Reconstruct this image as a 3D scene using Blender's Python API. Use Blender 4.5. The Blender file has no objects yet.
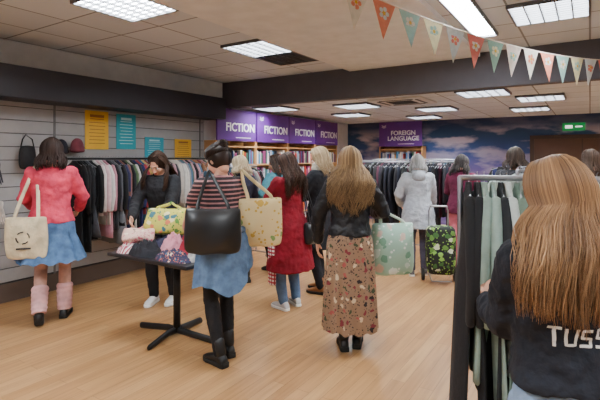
import bpy, bmesh, math, random
from mathutils import Vector, Matrix, noise
random.seed(7)
R = random.random
rad = math.radians
YAW = rad(32.8)
CY, SY = math.cos(YAW), math.sin(YAW)
def P(d, s, z=0.0):            # floor-plan frame: d metres into the shop, s metres to the right
    return Vector((-SY*d + CY*s, CY*d + SY*s, z))
def lin(c):
    return tuple(((x/255)/12.92 if x/255 <= .04045 else ((x/255+.055)/1.055)**2.4) for x in c[:3])

# ---------------------------------------------------------------- mesh builder
class MB:
    def __init__(s):
        s.v=[]; s.f=[]; s.c=[]; s.col=(1,1,1)
    def add(s, vs, fs):
        o=len(s.v); s.v.extend(vs); s.c.extend([s.col]*len(vs))
        s.f.extend([tuple(i+o for i in f) for f in fs])
    def loft(s, rings, cap=True):
        n=len(rings[0]); vs=[p for r in rings for p in r]; fs=[]
        for k in range(len(rings)-1):
            for i in range(n):
                j=(i+1)%n
                fs.append((k*n+i,k*n+j,(k+1)*n+j,(k+1)*n+i))
        if cap:
            fs.append(tuple(range(n))[::-1]); fs.append(tuple((len(rings)-1)*n+i for i in range(n)))
        s.add(vs,fs)
    def tube(s, pts, rads, n=10, up=(0,1,0), round_=True):
        pts=[Vector(p) for p in pts]; rr=[]
        for r in rads: rr.append(r if isinstance(r,tuple) else (r,r))
        T=[]
        for i in range(len(pts)):
            a=pts[max(i-1,0)]; b=pts[min(i+1,len(pts)-1)]
            t=(b-a); T.append(t.normalized() if t.length>1e-9 else Vector((0,0,1)))
        u=Vector(up)
        rings=[]
        def mk(c,t,ra,rb):
            a=u-t*u.dot(t)
            if a.length<.15:
                w=Vector((1,0,0)) if abs(t.x)<.8 else Vector((0,0,1))
                a=w-t*w.dot(t)
            a.normalize(); b=t.cross(a)
            return [c+a*(ra*math.cos(2*math.pi*i/n))+b*(rb*math.sin(2*math.pi*i/n)) for i in range(n)]
        if round_:
            m=min(rr[0])
            rings.append(mk(pts[0]-T[0]*m*.92,T[0],rr[0][0]*.35,rr[0][1]*.35))
            rings.append(mk(pts[0]-T[0]*m*.6,T[0],rr[0][0]*.78,rr[0][1]*.78))
        for p,t,r in zip(pts,T,rr): rings.append(mk(p,t,r[0],r[1]))
        if round_:
            m=min(rr[-1])
            rings.append(mk(pts[-1]+T[-1]*m*.6,T[-1],rr[-1][0]*.78,rr[-1][1]*.78))
            rings.append(mk(pts[-1]+T[-1]*m*.92,T[-1],rr[-1][0]*.35,rr[-1][1]*.35))
        s.loft(rings)
    def ell(s, c, r, M=None, n=20, k=12):
        c=Vector(c); rings=[]
        for j in range(1,k):
            ph=math.pi*j/k
            ring=[]
            for i in range(n):
                th=2*math.pi*i/n
                p=c+Vector((r[0]*math.sin(ph)*math.cos(th), r[1]*math.sin(ph)*math.sin(th), r[2]*math.cos(ph)))
                ring.append(M@p if M else p)
            rings.append(ring)
        s.loft(rings)
    def box(s, a, b, M=None):
        a=Vector(a); b=Vector(b)
        vs=[Vector((x,y,z)) for x in (a.x,b.x) for y in (a.y,b.y) for z in (a.z,b.z)]
        if M: vs=[M@v for v in vs]
        s.add(vs,[(0,1,3,2),(4,6,7,5),(0,4,5,1),(2,3,7,6),(0,2,6,4),(1,5,7,3)])

_tex={}
def clouds(sc):
    if sc not in _tex:
        t=bpy.data.textures.new('fold_noise','CLOUDS'); t.noise_scale=sc; t.noise_depth=2; _tex[sc]=t
    return _tex[sc]
def mk(m,name,mat,parent=None,smooth=True,voxel=None,sm=0,disp=None,bevel=None,subd=0,matrix=None):
    me=bpy.data.meshes.new(name); me.from_pydata([tuple(v) for v in m.v],[],m.f)
    ca=me.color_attributes.new('Col','FLOAT_COLOR','POINT')
    buf=[]
    for c in m.c: buf.extend((c[0],c[1],c[2],1))
    ca.data.foreach_set('color',buf)
    bm=bmesh.new(); bm.from_mesh(me); bmesh.ops.recalc_face_normals(bm,faces=bm.faces); bm.to_mesh(me); bm.free()
    if smooth: me.polygons.foreach_set('use_smooth',[True]*len(me.polygons))
    o=bpy.data.objects.new(name,me); bpy.context.scene.collection.objects.link(o)
    if mat: me.materials.append(mat)
    if parent: o.parent=parent
    if matrix: o.matrix_world=matrix
    if bevel:
        b=o.modifiers.new('b','BEVEL'); b.width=bevel; b.segments=2; b.limit_method='ANGLE'
    if voxel:
        r=o.modifiers.new('r','REMESH'); r.mode='VOXEL'; r.voxel_size=voxel; r.use_smooth_shade=True
    if sm:
        r=o.modifiers.new('s','SMOOTH'); r.factor=.5; r.iterations=sm
    if disp:
        r=o.modifiers.new('d','DISPLACE'); r.texture=clouds(disp[0]); r.strength=disp[1]; r.mid_level=.5; r.texture_coords='LOCAL'
    if subd:
        r=o.modifiers.new('u','SUBSURF'); r.levels=subd; r.render_levels=subd
    return o
def empty(name,loc=(0,0,0),rz=0,sc=1):
    e=bpy.data.objects.new(name,None); bpy.context.scene.collection.objects.link(e)
    e.location=loc; e.rotation_euler=(0,0,rz); e.scale=(sc,sc,sc); e.empty_display_size=.1
    return e

# ---------------------------------------------------------------- materials
def newmat(name):
    m=bpy.data.materials.new(name); m.use_nodes=True
    nt=m.node_tree; b=nt.nodes['Principled BSDF']
    return m,nt,b
def N(nt,t,**k):
    n=nt.nodes.new(t)
    for a,v in k.items(): setattr(n,a,v)
    return n
def coords(nt,scale=(1,1,1),rot=(0,0,0),kind='Object'):
    tc=N(nt,'ShaderNodeTexCoord'); mp=N(nt,'ShaderNodeMapping')
    mp.inputs['Scale'].default_value=scale; mp.inputs['Rotation'].default_value=rot
    nt.links.new(tc.outputs[kind],mp.inputs[0]); return mp.outputs[0]
def ramp(nt,fac,stops,interp='LINEAR'):
    r=N(nt,'ShaderNodeValToRGB'); r.color_ramp.interpolation=interp
    e=r.color_ramp.elements
    while len(e)<len(stops): e.new(.5)
    for i,(p,c) in enumerate(stops):
        e[i].position=p; e[i].color=(*c,1)
    nt.links.new(fac,r.inputs[0]); return r.outputs[0]
def bump(nt,b,h,strength=.3,dist=.01):
    n=N(nt,'ShaderNodeBump'); n.inputs['Strength'].default_value=strength; n.inputs['Distance'].default_value=dist
    nt.links.new(h,n.inputs['Height']); nt.links.new(n.outputs[0],b.inputs['Normal'])
_mc={}
def fabric(rgb,rough=.85,var=.25,ns=9,wr=.5,spec=.3,kind='fabric'):
    key=(rgb,rough,var,ns,wr)
    if key in _mc: return _mc[key]
    m,nt,b=newmat(kind); c=lin(rgb)
    co=coords(nt)
    n=N(nt,'ShaderNodeTexNoise'); n.inputs['Scale'].default_value=ns; n.inputs['Detail'].default_value=4
    nt.links.new(co,n.inputs['Vector'])
    nt.links.new(ramp(nt,n.outputs[0],[(.3,tuple(x*(1-var) for x in c)),(.7,tuple(min(1,x*(1+var)) for x in c))]),b.inputs['Base Color'])
    b.inputs['Roughness'].default_value=rough; b.inputs['Specular IOR Level'].default_value=spec
    n2=N(nt,'ShaderNodeTexNoise'); n2.inputs['Scale'].default_value=22; n2.inputs['Detail'].default_value=3
    nt.links.new(co,n2.inputs['Vector'])
    bump(nt,b,n2.outputs[0],wr,.02)
    _mc[key]=m; return m
def plain(name,rgb,rough=.5,metal=0,em=0):
    key=(name,rgb,rough,metal,em)
    if key in _mc: return _mc[key]
    m,nt,b=newmat(name); co=coords(nt)
    n=N(nt,'ShaderNodeTexNoise'); n.inputs['Scale'].default_value=6
    nt.links.new(co,n.inputs['Vector']); c=lin(rgb)
    o=ramp(nt,n.outputs[0],[(.3,tuple(x*.93 for x in c)),(.7,tuple(min(1,x*1.05) for x in c))])
    nt.links.new(o,b.inputs['Base Color'])
    b.inputs['Roughness'].default_value=rough; b.inputs['Metallic'].default_value=metal
    if em:
        b.inputs['Emission Color'].default_value=(*c,1); b.inputs['Emission Strength'].default_value=em
    _mc[key]=m; return m
def vcol(name,rough=.85,wr=.4):
    m,nt,b=newmat(name); a=N(nt,'ShaderNodeAttribute',attribute_name='Col')
    co=coords(nt); n=N(nt,'ShaderNodeTexNoise'); n.inputs['Scale'].default_value=25
    nt.links.new(co,n.inputs['Vector'])
    mx=N(nt,'ShaderNodeMix',data_type='RGBA',blend_type='MULTIPLY'); mx.inputs[0].default_value=.35
    nt.links.new(a.outputs['Color'],mx.inputs[6]); nt.links.new(n.outputs[0],mx.inputs[7])
    nt.links.new(mx.outputs[2],b.inputs['Base Color']); b.inputs['Roughness'].default_value=rough
    if wr: bump(nt,b,n.outputs[0],wr,.01)
    return m
def pattern(name,bg,cols,scale=18,size=.34,rough=.8,second=None):
    m,nt,b=newmat(name); co=coords(nt)
    nn=N(nt,'ShaderNodeTexNoise'); nn.inputs['Scale'].default_value=scale*1.2
    nt.links.new(co,nn.inputs['Vector'])
    mxv=N(nt,'ShaderNodeMix',data_type='RGBA'); mxv.inputs[0].default_value=.06
    nt.links.new(co,mxv.inputs[6]); nt.links.new(nn.outputs[1],mxv.inputs[7])
    v=N(nt,'ShaderNodeTexVoronoi'); v.inputs['Scale'].default_value=scale
    nt.links.new(mxv.outputs[2],v.inputs['Vector'])
    sep=N(nt,'ShaderNodeSeparateColor'); nt.links.new(v.outputs['Color'],sep.inputs[0])
    k=len(cols)
    pc=ramp(nt,sep.outputs[0],[(i/k,lin(c)) for i,c in enumerate(cols)],'CONSTANT')
    mask=N(nt,'ShaderNodeMath',operation='LESS_THAN'); mask.inputs[1].default_value=size
    nt.links.new(v.outputs['Distance'],mask.inputs[0])
    v2=N(nt,'ShaderNodeTexVoronoi'); v2.inputs['Scale'].default_value=scale*2.3
    nt.links.new(co,v2.inputs['Vector'])
    m2=N(nt,'ShaderNodeMath',operation='LESS_THAN'); m2.inputs[1].default_value=.27
    nt.links.new(v2.outputs['Distance'],m2.inputs[0])
    a=N(nt,'ShaderNodeMix',data_type='RGBA'); a.inputs[6].default_value=(*lin(bg),1); a.inputs[7].default_value=(*lin(second or cols[0]),1)
    nt.links.new(m2.outputs[0],a.inputs[0])
    c=N(nt,'ShaderNodeMix',data_type='RGBA'); nt.links.new(mask.outputs[0],c.inputs[0])
    nt.links.new(a.outputs[2],c.inputs[6]); nt.links.new(pc,c.inputs[7])
    nt.links.new(c.outputs[2],b.inputs['Base Color']); b.inputs['Roughness'].default_value=rough
    return m
def stripes(name,c1,c2,scale,axis=2,c3=None,axis2=None,wd=.5):
    m,nt,b=newmat(name); co=coords(nt); sp=N(nt,'ShaderNodeSeparateXYZ'); nt.links.new(co,sp.inputs[0])
    def st(ax,w):
        mu=N(nt,'ShaderNodeMath',operation='MULTIPLY'); mu.inputs[1].default_value=scale; nt.links.new(sp.outputs[ax],mu.inputs[0])
        fr=N(nt,'ShaderNodeMath',operation='FRACT'); nt.links.new(mu.outputs[0],fr.inputs[0])
        l=N(nt,'ShaderNodeMath',operation='LESS_THAN'); l.inputs[1].default_value=w; nt.links.new(fr.outputs[0],l.inputs[0]); return l.outputs[0]
    a=N(nt,'ShaderNodeMix',data_type='RGBA'); a.inputs[6].default_value=(*lin(c1),1); a.inputs[7].default_value=(*lin(c2),1)
    nt.links.new(st(axis,wd),a.inputs[0]); out=a.outputs[2]
    if axis2 is not None:
        c=N(nt,'ShaderNodeMix',data_type='RGBA'); nt.links.new(out,c.inputs[6]); c.inputs[7].default_value=(*lin(c3),1)
        nt.links.new(st(axis2,.3),c.inputs[0]); out=c.outputs[2]
    nt.links.new(out,b.inputs['Base Color']); b.inputs['Roughness'].default_value=.85
    return m
def hairmat(dark,light):
    key=('h',dark,light)
    if key in _mc: return _mc[key]
    m,nt,b=newmat('hair'); a=N(nt,'ShaderNodeAttribute',attribute_name='Col')
    sep=N(nt,'ShaderNodeSeparateColor'); nt.links.new(a.outputs['Color'],sep.inputs[0])
    nt.links.new(ramp(nt,sep.outputs[0],[(0,lin(dark)),(1,lin(light))]),b.inputs['Base Color'])
    b.inputs['Roughness'].default_value=.5; b.inputs['Specular IOR Level'].default_value=.3
    _mc[key]=m; return m
SKIN=fabric((222,166,140),.55,.06,5,.05,.4,'skin')
LIP=plain('lip',(180,90,85),.4)
EYEW=plain('eye_white',(235,232,228),.2); IRIS=plain('iris',(45,32,25),.15)
BLACKM=plain('black_metal',(28,28,30),.4,.3)
CHROME=plain('chrome',(170,170,175),.3,.9)
VC=vcol('clothing_colours')
BOOKM=vcol('book_colours',.5,0)

# ---------------------------------------------------------------- people
def lerp(a,b,t): return a+(b-a)*t
PROF=[(.40,.228,.185,0),(.60,.208,.160,0),(.78,.180,.130,-.012),(.88,.175,.124,-.015),(.95,.158,.108,-.008),(1.05,.128,.092,0),
      (1.13,.130,.096,.005),(1.22,.147,.110,.012),(1.30,.164,.107,.004),(1.35,.162,.090,-.004),(1.385,.118,.073,-.008),(1.41,.073,.061,-.01),(1.43,.057,.054,-.01)]
def prof(z):
    if z<=PROF[0][0]: return PROF[0][1:]
    for a,b in zip(PROF,PROF[1:]):
        if z<=b[0]:
            t=(z-a[0])/(b[0]-a[0]); return tuple(lerp(a[i],b[i],t) for i in (1,2,3))
    return PROF[-1][1:]
def ik(a,b,l1,l2,hint):
    a=Vector(a); b=Vector(b); v=b-a; d=v.length
    if d>(l1+l2)*.999: b=a+v*((l1+l2)*.999/d); v=b-a; d=v.length
    u=v/d; x=(l1*l1-l2*l2+d*d)/(2*d); h=math.sqrt(max(l1*l1-x*x,0))
    k=Vector(hint); k=(k-u*k.dot(u)).normalized()
    return a+u*x+k*h, b
def hand(m,w,f,n,sx,curl=.5):
    f=f.normalized(); n=(n-f*n.dot(f)).normalized(); t=f.cross(n)*sx
    m.tube([w-f*.02,w+f*.01,w+f*.045,w+f*.08],[(.020,.025),(.019,.030),(.016,.038),(.012,.038)],12,up=n)
    for i in range(4):
        L=[.93,1.04,.98,.78][i]; p=w+f*.082+t*(.029-.0195*i)
        pts=[p-f*.01,p]; ang=curl*.35+i*.03
        for k,pl in enumerate((.042,.026,.021)):
            p=p+(f*math.cos(ang)+n*math.sin(ang))*pl*L; pts.append(p); ang+=curl*.75
        m.tube(pts,[.0088,.0088,.0085,.0078,.006],8,up=t)
    b=w+f*.022+t*.026
    d1=(f*.72+t*.6+n*.25).normalized(); d2=(f*.85+t*.1+n*.5).normalized()
    m.tube([b,b+d1*.042,b+d1*.042+d2*.028,b+d1*.042+d2*.05],[.0125,.011,.0098,.007],8,up=n)

def strand(m,pts,r0,v,n=4):
    m.col=(v,v,v)
    k=len(pts); rs=[]
    for i in range(k):
        t=i/(k-1); rs.append((r0*(1-.75*t**2), r0*.7*(1-.75*t**2)))
    m.tube(pts,rs,n,up=(1,.3,.2),round_=False)

def hair(root,Mh,ML,h):
    m=MB(); L=h.get('L',.35); w=h.get('wave',.0); N_=h.get('n',260); r=h.get('r',.0065); sp=h.get('spread',.15)
    az0=h.get('az',118); yb=h.get('yb',-.155); lv=h.get('lv',.2)
    m.col=(.3,.3,.3); m.ell((0,-.02,.018),(.088,.099,.112),Mh,28,18)
    C=Vector((0,-.014,.016)); A=(.091,.104,.118)
    neck=ML@Vector((0,0,1.40)); bun=h.get('bun')
    lk=[(random.gauss(0,1),R()*6.28,random.gauss(0,.12),R()) for _ in range(24)]
    for i in range(N_):
        az=rad((R()*2-1)*az0); jr=1+R()*.07*(1.3 if L>.3 else 1)
        lock=lk[min(23,int((az/rad(az0)*.5+.5)*24))]
        v=min(1,max(0,random.gauss(.5,.18)+lock[2]))
        py=lerp(-.03,.075,min(1,abs(az)/rad(az0)))*.8; px=h.get('part',0)
        pts=[]
        phm=100 if not bun else 88
        for k in range(7):
            t=k/6; ph=rad(4+t*(phm-4))
            q=C+Vector((math.sin(ph)*math.sin(az)*A[0]+px*(1-t),-math.sin(ph)*math.cos(az)*A[1]+py*(1-t)*(1-t*.3),math.cos(ph)*A[2]-abs(py)*.12*(1-t)))*1
            q=C+(q-C)*jr*(1 if t>.1 else .99)
            pts.append(Mh@q)
        if bun:
            B=Mh@Vector(bun); e=pts[-1]
            for k in range(1,4):
                t=k/3; q=e.lerp(B,t); c=Mh@C; dv=(q-c); 
                if dv.length<.115: q=c+dv.normalized()*.115
                pts.append(q)
        elif L>0:
            e=pts[-1]; Li=L*(1-lv+2*lv*R())*(1+.16*lock[3]*(lv>.2)) ; ph0=lock[1]+R()*1.2; fw=h.get('freq',2.2); wob=.7+.5*R()
            if lv>.2: Li*=1-.22*abs(math.sin(az))**2
            nk=max(4,int(Li/.03))
            side=abs(math.sin(az)); ss=math.sin(az)*(.5+.7*R())
            front = h.get('front',False) and abs(az)>rad(75)
            dep=R()
            ty=(neck.y+(.115+.02*R()) if front else neck.y+yb*(.82+.25*dep)+side*.02)
            for k in range(1,nk+1):
                s_=k/nk; zz=e.z-Li*s_
                tt=min(1,(e.z-zz)/.17); tt=tt*tt*(3-2*tt)
                x=e.x+ss*sp*.35*math.sin(min(1,s_*1.15)*1.57)-math.sin(az)*.035*max(0,s_-.6)+h.get('skew',0)*s_
                y=lerp(e.y,ty,tt)
                wv=w*min(1,s_*2)*wob
                x+=wv*math.sin(fw*6.28*s_*L/.4+ph0); y+=wv*.6*math.cos(fw*6.28*s_*L/.4+ph0)
                pts.append(Vector((x,y,zz)))
        strand(m,pts,r*(.8+.4*R()),v)
    if bun:
        B=Vector(bun); m.col=(.35,.35,.35); m.ell(B,(.034,.032,.034),Mh)
        for i in range(26):
            a0=R()*6.28; tl=R()*3.14; pts=[]
            for k in range(9):
                a=a0+k*.6; q=Vector((math.cos(a),math.sin(a)*math.cos(tl),math.sin(a)*math.sin(tl)))*.039
                pts.append(Mh@(B+q))
            strand(m,pts,.006,R())
    mk(m,'hair',hairmat(h['c'][0],h['c'][1]),root)

def foot(root,ank,hd,pitch,kind,col,nm,shaft=.2,kneept=None):
    M=Matrix.Translation(ank)@Matrix.Rotation(hd,4,'Z')@Matrix.Rotation(-pitch,4,'X')@Matrix.Translation((0,0,-.075))
    m=MB()
    prof_=[(-.072,.022,.045),(-.062,.033,.075),(-.03,.037,.098),(.01,.037,.098),(.05,.038,.080),(.095,.044,.062),(.135,.043,.050),(.165,.032,.040),(.182,.014,.028)]
    rings=[]
    for y,w,h in prof_:
        rg=[]
        for i in range(16):
            th=2*math.pi*i/16; c=math.cos(th); s_=math.sin(th)
            z=(h*.5+.008)+s_*(h*.5-.008) if s_>0 else (h*.5+.008)+max(s_*1.6,-1)*(h*.5-.008)
            rg.append(M@Vector((c*w,y,z+.005)))
        rings.append(rg)
    m.loft(rings)
    if kind=='boot':
        a=M@Vector((0,-.015,.08)); b=kneept if kneept is not None else M@Vector((0,-.01,.5))
        d=(Vector(b)-a).normalized()
        m.tube([a-d*.03,a+d*.06,a+d*shaft],[.044,.043,.052],14,round_=False)
    o=mk(m,nm,plain('shoe',col,.45),root,subd=1)
    s2=MB(); pr=[(-.078,.02),(-.06,.037),(0,.040),(.06,.042),(.11,.049),(.15,.045),(.178,.028),(.19,.01)]
    th=.03 if kind=='boot' else .026
    rings=[[M@Vector((w*a,y,b)) for a,b in ((-1,-.0),(1,-.0),(1,th),(-1,th))] for y,w in pr]
    s2.loft(rings)
    if kind=='boot': s2.box((-.033,-.075,-.0),(.033,-.005,.04),M)
    mk(s2,nm+'_sole',plain('sole',(240,238,232) if kind=='sneaker' else (18,18,18),.6),root,bevel=.004)

def person(name,d,s,a,H=1.65,lean=0,hy=0,hp=0,hr=0,handR=(.24,.05,.78),handL=(-.24,.05,.78),ehR=(.6,-.8,0),ehL=(-.6,-.8,0),
           footR=(.09,0,0,0),footL=(-.09,0,0,0),top=None,bottom=None,hairc=None,shoe=('boot',(25,24,26)),
           vox=.011,palmR=None,palmL=None,curlR=.55,curlL=.55,skin=SKIN,scarf=None,face=True,wristdirR=None,wristdirL=None):
    root=empty(name,P(d,s),YAW+rad(a),H/1.65)
    P0=Vector((0,0,.92))
    ML=Matrix.Translation(P0)@Matrix.Rotation(-rad(lean),4,'X')@Matrix.Translation(-P0)
    I=Matrix.Identity(4)
    def MM(z): return ML if z>=.92 else I
    def trings(m,z0,z1,e,n=28,flare=0,close=True):
        rings=[]; k=max(4,int((z1-z0)/.05))
        for i in range(k+1):
            z=lerp(z0,z1,i/k); rx,ry,yo=prof(z)
            f=flare*max(0,.95-z)
            rings.append([MM(z)@Vector(((rx+e+f)*math.cos(t),yo+(ry+e+f)*math.sin(t),z)) for t in [2*math.pi*j/n for j in range(n)]])
        m.loft(rings)
    body=MB(); trings(body,.82,1.42,-.016)
    Mh=ML@Matrix.Translation((-.1*math.sin(rad(hr)),.012,1.532))@Matrix.Rotation(-rad(hr),4,'Y')@Matrix.Rotation(rad(hy),4,'Z')@Matrix.Rotation(-rad(hp),4,'X')
    nb=ML@Vector((0,-.012,1.35)); nt_=Mh@Vector((0,-.018,-.05))
    body.tube([nb,nb.lerp(nt_,.5),nt_],[.056,.048,.05],16)
    arms={}; legs={}
    for sx,hd,eh,wd in ((1,handR,ehR,wristdirR),(-1,handL,ehL,wristdirL)):
        sh=ML@Vector((sx*.152,-.005,1.345))
        el,wr=ik(sh,hd,.275,.245,eh); arms[sx]=(sh,el,wr)
        mid=sh.lerp(el,.45); fm=el.lerp(wr,.35)
        body.tube([sh,mid,el,fm,wr],[.044,.040,.034,.034,.023],14)
    for sx,ft in ((1,footR),(-1,footL)):
        hip=Vector((sx*.085,0,.88)); an=Vector((ft[0],ft[1]-.0,ft[2]+.078))
        kn,an=ik(hip,an,.415,.405,(sx*.08,1,0)); legs[sx]=(hip,kn,an,ft)
        body.tube([hip,hip.lerp(kn,.4),kn,kn.lerp(an,.3),an],[.080,.070,.05,.05,.034],14)
    mk(body,'body',skin,root,voxel=vox,sm=3)
    # head
    hm=MB()
    def E(c,r): hm.ell(c,r,Mh,20,12)
    E((0,-.012,.025),(.076,.094,.09)); E((0,.018,-.028),(.064,.074,.082)); E((0,.05,-.088),(.028,.032,.024)); E((0,.02,-.07),(.052,.05,.035))
    E((0,.074,.022),(.05,.018,.013))
    for q in (1,-1):
        E((q*.036,.062,-.03),(.024,.024,.024)); E((q*.076,-.006,-.012),(.009,.019,.031)); E((q*.011,.1,-.036),(.008,.01,.007))
    hm.tube([Mh@Vector((0,.085,.008)),Mh@Vector((0,.1,-.016)),Mh@Vector((0,.107,-.034))],[.008,.0095,.0115],10)
    hm.tube([Mh@Vector((0,-.02,.0)),Mh@Vector((0,-.022,-.08))],[.05,.049],16)
    mk(hm,'head',skin,root,voxel=.0055,sm=3)
    if face:
        fm_=MB(); fm_.ell((0,.088,-.059),(.021,.009,.0045),Mh,12,8); fm_.ell((0,.088,-.067),(.018,.009,.0055),Mh,12,8); mk(fm_,'lips',LIP,root)
        ew=MB(); ir=MB(); br=MB(); ld=MB()
        for q in (1,-1):
            ew.ell((q*.030,.0745,-.002),(.0145,.0125,.0085),Mh,12,8); ir.ell((q*.030,.0825,-.002),(.006,.0055,.006),Mh,10,6)
            br.tube([Mh@Vector((q*.014,.092,.019)),Mh@Vector((q*.03,.089,.025)),Mh@Vector((q*.046,.077,.021))],[.0025,.0032,.0018],6)
            ld.tube([Mh@Vector((q*.016,.083,.003)),Mh@Vector((q*.03,.0865,.0075)),Mh@Vector((q*.044,.078,.003))],[.0018,.002,.0018],6)
        mk(ew,'eyes',EYEW,root); mk(ir,'irises',IRIS,root); mk(br,'eyebrows',plain('brow',(60,42,32),.8),root); mk(ld,'eyelids',plain('lash',(50,35,30),.8),root)
    # hands
    for sx,pal,curl,wd,nm in ((1,palmR,curlR,wristdirR,'hand_r'),(-1,palmL,curlL,wristdirL,'hand_l')):
        sh,el,wr=arms[sx]; f=(wr-el).normalized()
        if wd: f=Vector(wd).normalized()
        pn=Vector(pal) if pal else Vector((-sx,.1,0))
        if abs(pn.normalized().dot(f))>.9: pn=Vector((0,0,-1)) if abs(f.z)<.7 else Vector((0,1,0))
        hmh=MB(); hand(hmh,wr,f,pn,sx,curl); mk(hmh,nm,skin,root,subd=1)
    # clothes
    if top:
        t=MB(); e=top.get('e',.014)*.88; hz=top.get('hem',.86)
        trings(t,hz,1.405 if not top.get('low') else 1.38,e,flare=top.get('flare',0))
        for sx in (1,-1):
            sh,el,wr=arms[sx]; se=top.get('se',e)
            t.ell(sh,(.052+e*.7,.05+e*.7,.05+e*.7))
            if top.get('sleeve','long')=='long':
                w2=el.lerp(wr,.93)
                t.tube([sh,sh.lerp(el,.45),el,el.lerp(wr,.4),w2],[.05+e*.7,.046+se,.040+se,.037+se,.027+se],16)
            elif top['sleeve']=='short':
                t.tube([sh,sh.lerp(el,.3),sh.lerp(el,.62)],[.05+e,.05+se,.052+se],16)
        mk(t,top.get('name','top'),top['mat'],root,voxel=vox,sm=4,disp=(top.get('ds',.07),top.get('dstr',.022)))
        if top.get('collar'):
            c=MB(); rings=[]
            for zz,rr in ((1.385,.082),(1.41,.075),(1.45,.072),(1.448,.064),(1.40,.062)):
                rings.append([ML@Vector((rr*math.cos(q),-.012+rr*.9*math.sin(q),zz-(.03 if math.sin(q)>.5 else 0))) for q in [6.283*j/20 for j in range(20)]])
            c.loft(rings,cap=False); mk(c,'collar',top['mat'],root,subd=1)
        if top.get('hoodback'):
            c=MB(); c.ell(ML@Vector((0,-.125,1.36)),(.10,.045,.075)); c.tube([ML@Vector((-.09,-.0,1.41)),ML@Vector((-.08,-.08,1.42)),ML@Vector((0,-.11,1.42)),ML@Vector((.08,-.08,1.42)),ML@Vector((.09,-.0,1.41))],[.02,.03,.032,.03,.02],10)
            mk(c,'hood',top['mat'],root,voxel=vox,sm=3)
    if scarf:
        c=MB()
        for k in range(3):
            rr=.082+.008*(k%2); zz=1.40+.03*k
            pts=[ML@Vector((rr*math.cos(q),-.01+rr*math.sin(q),zz+.012*math.sin(q*2+k))) for q in [6.283*j/14 for j in range(15)]]
            c.tube(pts,[.026]*15,8)
        c.tube([ML@Vector((.04,.1,1.4)),ML@Vector((.06,.15,1.25)),ML@Vector((.05,.15,1.0))],[(.02,.04)]*3,10)
        mk(c,'scarf',scarf,root,voxel=vox,sm=2,disp=(.03,.012))
    if bottom:
        bm_=MB(); k=bottom['kind']
        if k in ('pants','leggings'):
            e=.006 if k=='leggings' else .014; fl=bottom.get('wide',0)
            trings(bm_,.84,1.02,.004)
            for sx in (1,-1):
                hip,kn,an,ft=legs[sx]; end=an.lerp(kn,.04)
                bm_.tube([hip,hip.lerp(kn,.4),kn,kn.lerp(an,.3),end],[.088+e*.4,.072+e,.052+e+fl*.5,.052+e+fl*.8,.038+e+fl],16)
            mk(bm_,'trousers',bottom['mat'],root,voxel=vox,sm=3,disp=(.06,.012))
        else:
            z1,z0=bottom.get('top',1.02),bottom['hem']; fl=bottom.get('flare',.10); amp=bottom.get('amp',.07); kf=bottom.get('folds',13)
            n=120; rings=[]; K=22; cx,cy=bottom.get('sway',(0,0)); sd=R()*6
            for i in range(K+1):
                t=i/K; z=lerp(z1,z0,t); rx,ry,yo=prof(max(z,.78)); 
                if z<.78: rx+=fl*(.78-z)/.5; ry+=fl*(.78-z)/.5*1.1
                rg=[]
                for j in range(n):
                    th=2*math.pi*j/n; am=amp*min(1,t*1.6)
                    q=1+am*(math.sin(kf*th+sd+.8*math.sin(3*th)+t*.8)*.6+.4*math.sin((kf//2)*th-sd*2+t))
                    rg.append(Vector(((rx+.016)*q*math.cos(th)+cx*t*t,yo+(ry+.016)*q*math.sin(th)+cy*t*t,z+ (.012*math.sin(kf*th+sd) if i==K else 0))))
                rings.append(rg)
            bm_.loft(rings,cap=False)
            mk(bm_,'skirt',bottom['mat'],root)
            if bottom.get('legs'):
                lg=MB()
                for sx in (1,-1):
                    hip,kn,an,ft=legs[sx]; lg.tube([hip,hip.lerp(kn,.4),kn,kn.lerp(an,.3),an],[.085,.075,.054,.054,.038],16)
                mk(lg,'tights',bottom['legs'],root,voxel=vox,sm=2)
            if bottom.get('warmers'):
                for q,sx in enumerate((1,-1)):
                    hip,kn,an,ft=legs[sx]; lw=MB(); pts=[];rs=[]
                    for i in range(19):
                        t=i/18; pts.append(an.lerp(kn,t*.62-.03)); rs.append(.062+.010*t+.006*math.sin(i*2.1)-(.012 if i in (0,18) else 0))
                    lw.tube(pts,rs,18,round_=False); mk(lw,'leg_warmer_%d'%(q+1),bottom['warmers'],root,subd=1)
    for sx,nm in ((1,'shoe_r'),(-1,'shoe_l')):
        hip,kn,an,ft=legs[sx]
        foot(root,an,ft[3],ft[4] if len(ft)>4 else 0,shoe[0],shoe[1],nm,shoe[2] if len(shoe)>2 else .16,kn)
    if hairc: hair(root,Mh,ML,hairc)
    return root,ML,Mh,arms

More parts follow.
